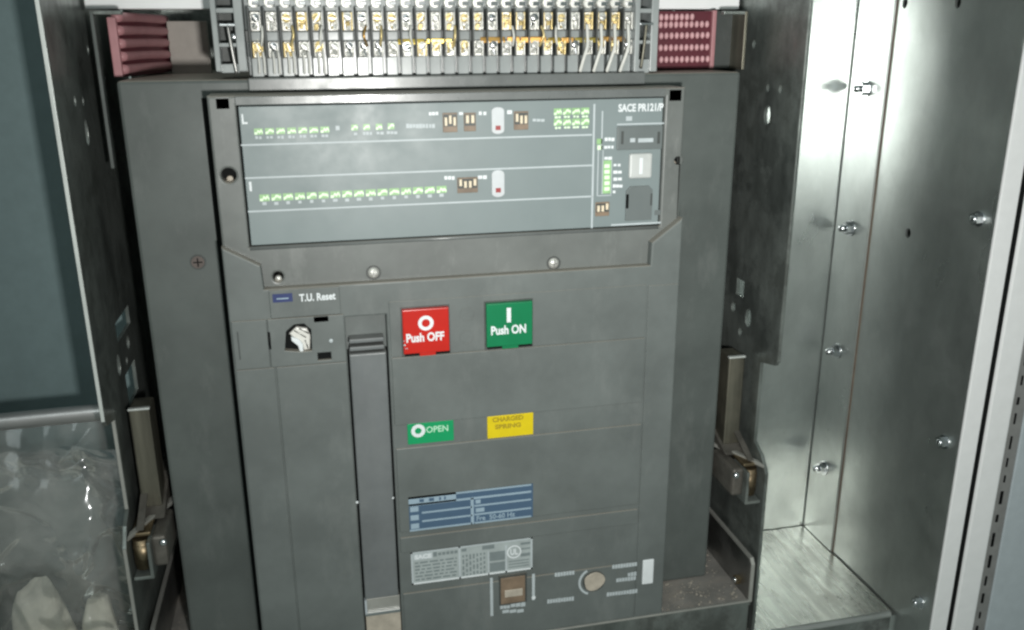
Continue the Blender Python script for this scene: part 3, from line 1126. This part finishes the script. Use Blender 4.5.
# ================================================================== CRADLE (fixed part)
cradle = empty('breaker_cradle', (0, .12, -.0468), 'dull galvanised steel cradle with punched side plates and dusty tray around the breaker', 'cradle')
ZF = -.0468
PXS = .24
holes0 = [((.0753, .4325), .0024, .0034), ((.0481, .4014), .0022, .0030), ((.0295, .4014), .0022, .0030), ((.0463, .3814), .0046, .0072),
          ((.0781, .2212), .0035, .0042), ((.0510, .2198), .0046, .0078), ((.0629, .2042), .0028, .0034)]
for sgn in (-1, 1):
    if sgn > 0:
        hs = holes0
        extra = [(.062, .0745, .2335, .2475)]
    else:
        hs = [((.1012, .4318), .0022, .0032), ((.0456, .4015), .0022, .0034), ((.0663, .4002), .0022, .0034), ((.0645, .3798), .0040, .0085),
              ((.0579, .2187), .0046, .0080), ((.0956, .2228), .0042, .0052), ((.0830, .2128), .0028, .0030)]
        extra = [(.064, .112, .2330, .2470), (.072, .108, .181, .205)]
    outl = [(0, .56), (0, .200), (.003, .196), (.025, .191), (.025, .122), (.012, .116), (.0025, .104), (.0025, ZF), (.235, ZF), (.235, .56)]
    hl = [circle(c, a, 18, b) for c, a, b in hs] + [[(e[0], e[2]), (e[1], e[2]), (e[1], e[3]), (e[0], e[3])] for e in extra]
    m = MB()
    x = sgn * PXS
    m.prism(outl, x, x + sgn * .0028, GALVDK, hl, 'X', .0004)
    sp = m.build('side_plate', cradle)
    # cut edges; the left one is coloured paler to stand in for flash reflection
    m = MB()
    xe = sorted((x + sgn * .0003, x + sgn * .0025))
    m.box(xe[0], xe[1], -.0006, .0006, .2005, .56, EDGE if sgn < 0 else GALVDK, .0002)
    m.box(xe[0], xe[1], .0020, .0030, ZF, .1035, EDGEDULL if sgn < 0 else GALVDK, .0002)
    if sgn < 0:
        m.box(xe[0], xe[1], .0243, .0255, .1225, .1905, EDGEDULL, .0002)
    m.build('cut_edge', sp)
    # inner angle beside the arc chute
    m = MB()
    y_, xx = .066, sgn * .2265
    m.box(*sorted((xx, xx + sgn * .0022)), y_, y_ + (.006 if sgn < 0 else .03), .3556 if sgn < 0 else .4140, .4560, GREY if sgn < 0 else OCHRE, .0004)
    if sgn > 0:
        m.box(*sorted((xx, sgn * .239)), y_ + .028, y_ + .030, .3556 if sgn < 0 else .414, .456, DARKPL)
    m.box(*sorted((xx, xx - sgn * .017)), y_, y_ + .006, .4538, .4562, GALVDK, .0004)
    m.build('corner_angle', cradle)
    # ochre guide rail
    ra, rb = P(726.5, 400, HY)[0], P(742, 400, HY)[0]
    rz1, rz0 = P(735, 357, HY)[1], P(722, 445, HY)[1]
    m = MB()
    m.box(*sorted((sgn * ra, sgn * rb)), HY, HY + .022, rz0, rz1, OCHRE, .0012)
    m.box(*sorted((sgn * (ra - .0003), sgn * (rb + .0003))), HY - .0006, HY + .003, rz1 - .0012, rz1 + .0004, EDGE, .0004)
    m.build('guide_rail', cradle)
    # latch bracket with roller
    m = MB()
    xi, xo = .2155, .2385
    bz0, bz1 = .0815, .1075
    s = lambda a, b: sorted((sgn * a, sgn * b))
    m.box(*s(xi, xi + .010), .010, .050, bz0 + .001, bz1 - .001, DUSTY, .0022)
    m.box(*s(xi + .0095, xi + .012), .004, .03, bz0 - .003, bz1 - .002, GALVDK, .0005)
    m.box(*s(xi + .0095, xo), .004, .03, bz0 - .0045, bz0 - .0020, GALVDK, .0005)
    m.box(*s(xi + .010, xo), .012, .05, bz1 - .001, bz1 + .002, RUSTY, .0008)
    m.prism([(sgn * xi, .052), (sgn * (xo + .0005), .004), (sgn * (xo + .0005), .013), (sgn * xi, .064)], bz1 + .0005, bz1 + .0035, EDGEDULL, axis='Z', bev=.0006)
    brk = m.build('latch_bracket', cradle)
    m = MB()
    xc = sgn * (xi + xo + .011) / 2
    m.cyl((xc, .015, bz0), (xc, .015, bz1 - .003), .0058, RUSTY, 22)
    m.cyl((xc, .015, bz0 + .004), (xc, .015, bz1 - .007), .0062, RUSTY, 22)
    m.build('roller', brk)
    m = MB()
    m.prism([(.030, bz1 + .002), (.070, bz1 + .020), (.090, bz1 + .020), (.090, bz1 + .002)], *s(xi + .003, xo - .004), DUSTY, axis='X', bev=.0006)
    m.prism([(.012, bz1 + .004), (.016, bz1 + .004), (.060, bz1 + .026), (.056, bz1 + .026)], *s(xi + .014, xo - .004), DUSTY, axis='X', bev=.0004)
    m.build('latch_arm', brk)
    m = MB()
    m.dome((sgn * (xi + .001), .006, bz1 - .004), .0026, STEEL, flat=.7)
    m.build('rivet', brk)
    # tray upstand with its bolt
    m = MB()
    ux = sgn * .2335
    m.prism([(.0006, ZF + .03), (.0006, .0225), (.004, .026), (.20, .026), (.20, ZF + .03)], *sorted((ux, ux + sgn * .002)), STEELDK, axis='X')
    m.prism([(-.0006, ZF + .034), (-.0006, .0228), (.0028, .0275), (.20, .0275), (.20, .0255), (.0042, .0255), (.0010, .0225), (.0010, ZF + .034)], *sorted((ux - sgn * .0004, ux + sgn * .0026)), EDGEDULL, axis='X')
    up = m.build('tray_flange', cradle)
    m = MB()
    by, bz = PX(739, 579, .2335)
    m.cyl((ux, by, bz), (ux - sgn * .004, by, bz), .0042, RUSTY, 6, smooth=False)
    m.dome((ux - sgn * .004, by, bz), .0028, STEEL, (-sgn, 0, 0))
    m.build('bolt', up)
m = MB()
m.box(-.2335, .2335, .0008, .235, -.016, -.0122, TRAY, .0004)
m.box(-.2335, .2335, -.0008, .0012, ZF + .002, -.0116, GALVDK, .0006)
m.box(-.2335, .2335, -.0010, .0014, -.0128, -.0112, EDGEDULL, .0004)
m.build('tray', cradle)
# loose grit on the tray
m = MB()
for k in range(190):
    side = random.random() < .78
    x = random.uniform(.150, .231) if side else random.uniform(-.231, -.16)
    y = random.uniform(.003, .085 if abs(x) > .2145 else .038)
    rr = random.choice((.0002, .0003, .0004, .0005, .0008))
    if abs(x) < .158:
        continue
    m.box(x - rr, x + rr, y - rr, y + rr, -.0122, -.0122 + rr * 1.2, GRITM, 0, rot=Matrix.Rotation(random.uniform(0, 3), 3, 'Z'))
g = m.build('grit', base=(0, 0, -.0122))
tag(g, 'pale crumbs of grit and dust lying on the cradle tray', 'grit', kind='stuff')

# ================================================================== CABINET
XW, YA = .376, .15
cab = empty('steel_cabinet', (0, .1, ZF), 'galvanised steel cabinet interior with bolted side panels and white painted frame', 'cabinet')
m = MB()
m.box(-XW + .0016, XW - .0016, 0.002, YA - .0014, ZF - .003, ZF, FLOORM)
m.box(-XW - .001, XW + .001, 0.004, YA + .001, ZF - .006, ZF - .0032, BLACK)
m.cyl((-.3, .001, ZF - .0016), (XW - .004, .001, ZF - .0016), .0027, EDGE, 16)
m.box(-.3, XW - .004, -.0008, .003, ZF - .03, ZF - .002, GALVDK)
floor = m.build('floor_panel', cab)
for sgn in (-1, 1):
    s = lambda a, b: sorted((sgn * a, sgn * b))
    m = MB()
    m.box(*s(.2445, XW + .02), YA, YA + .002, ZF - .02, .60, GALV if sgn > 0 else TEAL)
    m.build('back_strip', cab)
    m = MB()
    yf = -.043
    hl = [circle((.0485, .2836), .0034, 14, .0040), circle((.0887, .4629), .0032, 14, .0042), circle((.0266, .4610), .0032, 14, .0042)]
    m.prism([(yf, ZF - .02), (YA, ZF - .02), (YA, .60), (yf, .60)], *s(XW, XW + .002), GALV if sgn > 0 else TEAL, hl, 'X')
    m.box(*s(XW + .004, XW + .006), 0, .12, .2, .5, BLACK)
    wall = m.build('side_panel', cab)
    m = MB()
    m.box(*s(XW - .0022, XW), .0985, YA - .0016, ZF + .0006, .60, GALV, .0005)
    m.box(*s(XW - .0010, XW), YA - .0020, YA, ZF + .0004, .60, DARKPL)
    m.box(*s(XW - .0006, XW + .0004), .0972, .0988, ZF + .0006, .60, paint('rust_seam', (.16, .12, .09), .7, .2))
    flange = m.build('corner_flange', wall)
    for z in (.3945, .2725, .1545, .0325):
        m = MB()
        xx = sgn * (XW - .0022)
        y = .1245
        m.cyl((xx, y, z), (xx - sgn * .0012, y, z), .0072, STEEL, 22)
        m.cyl((xx - sgn * .0012, y, z), (xx - sgn * .0062, y, z), .0056, STEEL, 6, smooth=False)
        m.cyl((xx - sgn * .006, y, z), (xx - sgn * .0105, y, z), .0030, STEEL, 14)
        m.dome((xx - sgn * .0105, y, z), .0030, STEEL, (-sgn, 0, 0), .5)
        m.build('bolt', wall)
    for z in (.3102, .1316, -.0164):
        m = MB()
        xx = sgn * XW
        y = -.0285
        m.cyl((xx, y, z), (xx - sgn * .0012, y, z), .0058, STEEL, 22)
        m.cyl((xx - sgn * .001, y, z), (xx - sgn * .0055, y, z), .0044, STEEL, 6, smooth=False)
        m.dome((xx - sgn * .0055, y, z), .0030, STEEL, (-sgn, 0, 0), .6)
        m.build('bolt', wall)
m = MB()
m.box(-.238, .238, .10, .115, P(700, 9.5, .10)[1], .55, CROSSW, .0008)
m.build('crossbar', cab)
m = MB()
m.box(-.2385, .2385, .2355, .2375, ZF, .58, GALVDK)
m.build('back_panel', cab)
# white door post at the right
PYF = -.046
m = MB()
xa = XW + .0022
xb, xc, xd = P(973.5, 470, PYF)[0], P(978.8, 470, PYF)[0], P(1001, 470, PYF)[0]
zb, zt = -.16, .60
m.box(XW + .0024, xb, PYF + .001, PYF + .05, zb, zt, POSTW)
m.box(XW - .0004, xb, PYF, PYF + .0026, zb, zt, POSTW, .0008)
m.box(xb - .001, xc + .001, PYF + .030, PYF + .05, zb, zt, BLACK)
m.box(xb + .0002, xc - .0002, PYF + .0008, PYF + .031, zb, zt, BLACK)
m.box(xc, xd, PYF - .001, PYF + .05, zb, zt, POSTW, .0016)
post = m.build('door_post', cab)
m = MB()
xe = xd + .0145
m.box(xd - .001, xe, PYF + .002, PYF + .04, zb, zt, SEAL, .0010)
z = zb
while z < zt:
    h = random.uniform(.006, .013)
    w = random.uniform(.0006, .0013)
    xm = xd + .0062 + random.uniform(-.0004, .0004)
    m.box(xm - w, xm + w, PYF + .0012, PYF + .004, z, z + h, BLACK, .0003)
    z += h + random.uniform(.006, .011)
m.build('door_seal', post)
m = MB()
m.box(xe - .0005, xe + .060, PYF + .001, PYF + .04, zb, zt, POSTB, .001)
m.build('outer_frame', cab)

# ================================================================== LEFT BAY: rod, bag, foam
m = MB()
m.tube([(-.3755, .046, .1868), (-.31, .046, .1882), (-.2445, .046, .1890)], .0060, ROD, 16)
rod = m.build('metal_rod', base=(-.31, .046, .19))
tag(rod, 'dull metal rod running level across the left bay above the plastic bag', 'rod')


def bag_sheet(mb, y0, x0, x1, z0, z1, seedn, bulge, nu=90, nv=140):
    """soft pillow surface with a handful of long sharp pulls in the film"""
    rnd = random.Random(seedn)
    pulls = []
    for k in range(36):
        c = Vector((rnd.uniform(x0, x1), 0, rnd.uniform(z0, z1)))
        th = rnd.gauss(.35, .7) + (math.pi / 2 if rnd.random() < .25 else 0)
        d = Vector((math.cos(th), 0, math.sin(th)))
        pulls.append((c, d, Vector((-d.z, 0, d.x)), rnd.uniform(.014, .050), rnd.uniform(.0026, .0070), rnd.uniform(.0012, .0044)))
    t = bmesh.new()
    g = []
    for i in range(nu + 1):
        row = []
        for j in range(nv + 1):
            u, v = i / nu, j / nv
            x = x0 + (x1 - x0) * u
            z = z0 + (z1 - z0) * v
            q = Vector((x, 0, z))
            y = y0 + bulge * (2 * u - 1) ** 4 + bulge * max(0, v - .55) ** 1.5 * 3
            y += mnoise.noise(q * 14 + Vector((seedn, 0, 0))) * .007 + mnoise.noise(q * 110 + Vector((0, 0, seedn))) * .0004
            bend = mnoise.noise(q * 26 + Vector((0, seedn, 0))) * .011
            for c, d, n, L, wd, a in pulls:
                e = q - c
                al, ac = e.dot(d) / L, (e.dot(n) + bend) / wd
                if abs(al) < 1 and abs(ac) < 4:
                    y -= a * (1 - al * al) ** 2 * math.exp(-ac * ac * .8)
            z += mnoise.noise(Vector((x * 40, seedn, 0))) * .012 * v
            row.append(t.verts.new((x, y, z)))
        g.append(row)
    for i in range(nu):
        for j in range(nv):
            t.faces.new((g[i][j], g[i + 1][j], g[i + 1][j + 1], g[i][j + 1]))
    bmesh.ops.recalc_face_normals(t, faces=t.faces[:])
    mb._merge(t, BAG, True)


m = MB()
bag_sheet(m, .052, -.372, -.2475, ZF + .002, .172, 3, .045)
bag_sheet(m, .098, -.374, -.2465, ZF + .002, .150, 8, -.02)
bag = m.build('plastic_bag', base=(-.31, .07, ZF))
tag(bag, 'crumpled clear plastic bag stuffed into the lower left bay', 'plastic bag')


def lump(name, c, s, seed, label, sub=4):
    t = bmesh.new()
    bmesh.ops.create_icosphere(t, subdivisions=sub, radius=1)
    rnd = random.Random(seed)
    planes = []
    for k in range(15):
        n = Vector((rnd.gauss(0, 1), rnd.gauss(0, 1), rnd.gauss(0, 1))).normalized()
        planes.append((n, rnd.uniform(.74, .96)))
    for v in t.verts:
        p = v.co.copy()
        for n, d in planes:
            k = p.dot(n)
            if k > d:
                p -= n * (k - d) * .9
        p *= 1 + .04 * mnoise.noise(p * 3 + Vector((seed, 0, 0)))
        v.co = Vector((c[0] + p.x * s[0], c[1] + p.y * s[1], c[2] + p.z * s[2]))
    m = MB()
    m._merge(t, FOAM)
    o = m.build(name, base=(c[0], c[1], c[2] - s[2] * .85))
    tag(o, label, 'foam', 'foam pieces in the bag')
    return o


lump('foam_piece', (-.3265, .079, -.010), (.0235, .017, .058), 5, 'larger cream foam lump at the bottom of the clear bag')
lump('foam_piece', (-.2870, .079, -.012), (.0135, .013, .044), 9, 'smaller pale foam lump in the bag beside the cradle side plate')

# ================================================================== LIGHT AND CAMERA
w = bpy.data.worlds.new('World')
scene.world = w
w.use_nodes = True
nt = w.node_tree
bg = nt.nodes['Background']
tc = nt.nodes.new('ShaderNodeTexCoord')
sp = nt.nodes.new('ShaderNodeSeparateXYZ')
nt.links.new(tc.outputs['Generated'], sp.inputs[0])
mr = ramp(nt, sp.outputs[2], -.6, .8)
cr = mixc(nt, mr, (.36, .425, .385), (.58, .69, .665))
nt.links.new(cr, bg.inputs['Color'])
bg.inputs['Strength'].default_value = .40


def area(name, loc, target, size, power, col, spread=math.pi):
    l = bpy.data.lights.new(name, 'AREA')
    l.size = size
    l.energy = power
    l.color = col
    l.spread = spread
    o = bpy.data.objects.new(name, l)
    COL.objects.link(o)
    o.location = loc
    o.rotation_euler = (Vector(target) - Vector(loc)).to_track_quat('-Z', 'Y').to_euler()
    return o


area('camera_flash', (-.045, -.565, .372), (.12, 0, .36), .026, 1.9, (1.0, .99, .95), R(125))
area('room_fill', (-.7, -1.7, 1.9), (0, 0, .2), .9, 6.0, (.90, 1.0, .98))  # unseen lamp added as soft fill for the room light

cam = bpy.data.cameras.new('camera')
co = bpy.data.objects.new('camera', cam)
COL.objects.link(co)
right = Vector((D1[0], D3[0], -D2[0]))
down = Vector((D1[1], D3[1], -D2[1]))
fwd = Vector((D1[2], D3[2], -D2[2]))
M = Matrix(((right.x, -down.x, -fwd.x, CAM[0]), (right.y, -down.y, -fwd.y, CAM[1]), (right.z, -down.z, -fwd.z, CAM[2]), (0, 0, 0, 1)))
co.matrix_world = M
cam.sensor_width = 36
cam.lens = F / 1024 * 36
cam.clip_start = .01
cam.clip_end = 50
scene.camera = co

scene.render.engine = 'CYCLES'
scene.cycles.max_bounces = 8
scene.cycles.use_denoising = True
scene.cycles.filter_width = 2.5
scene.view_settings.view_transform = 'Standard'
scene.view_settings.look = 'None'
scene.view_settings.exposure = 0
scene.view_settings.gamma = 1
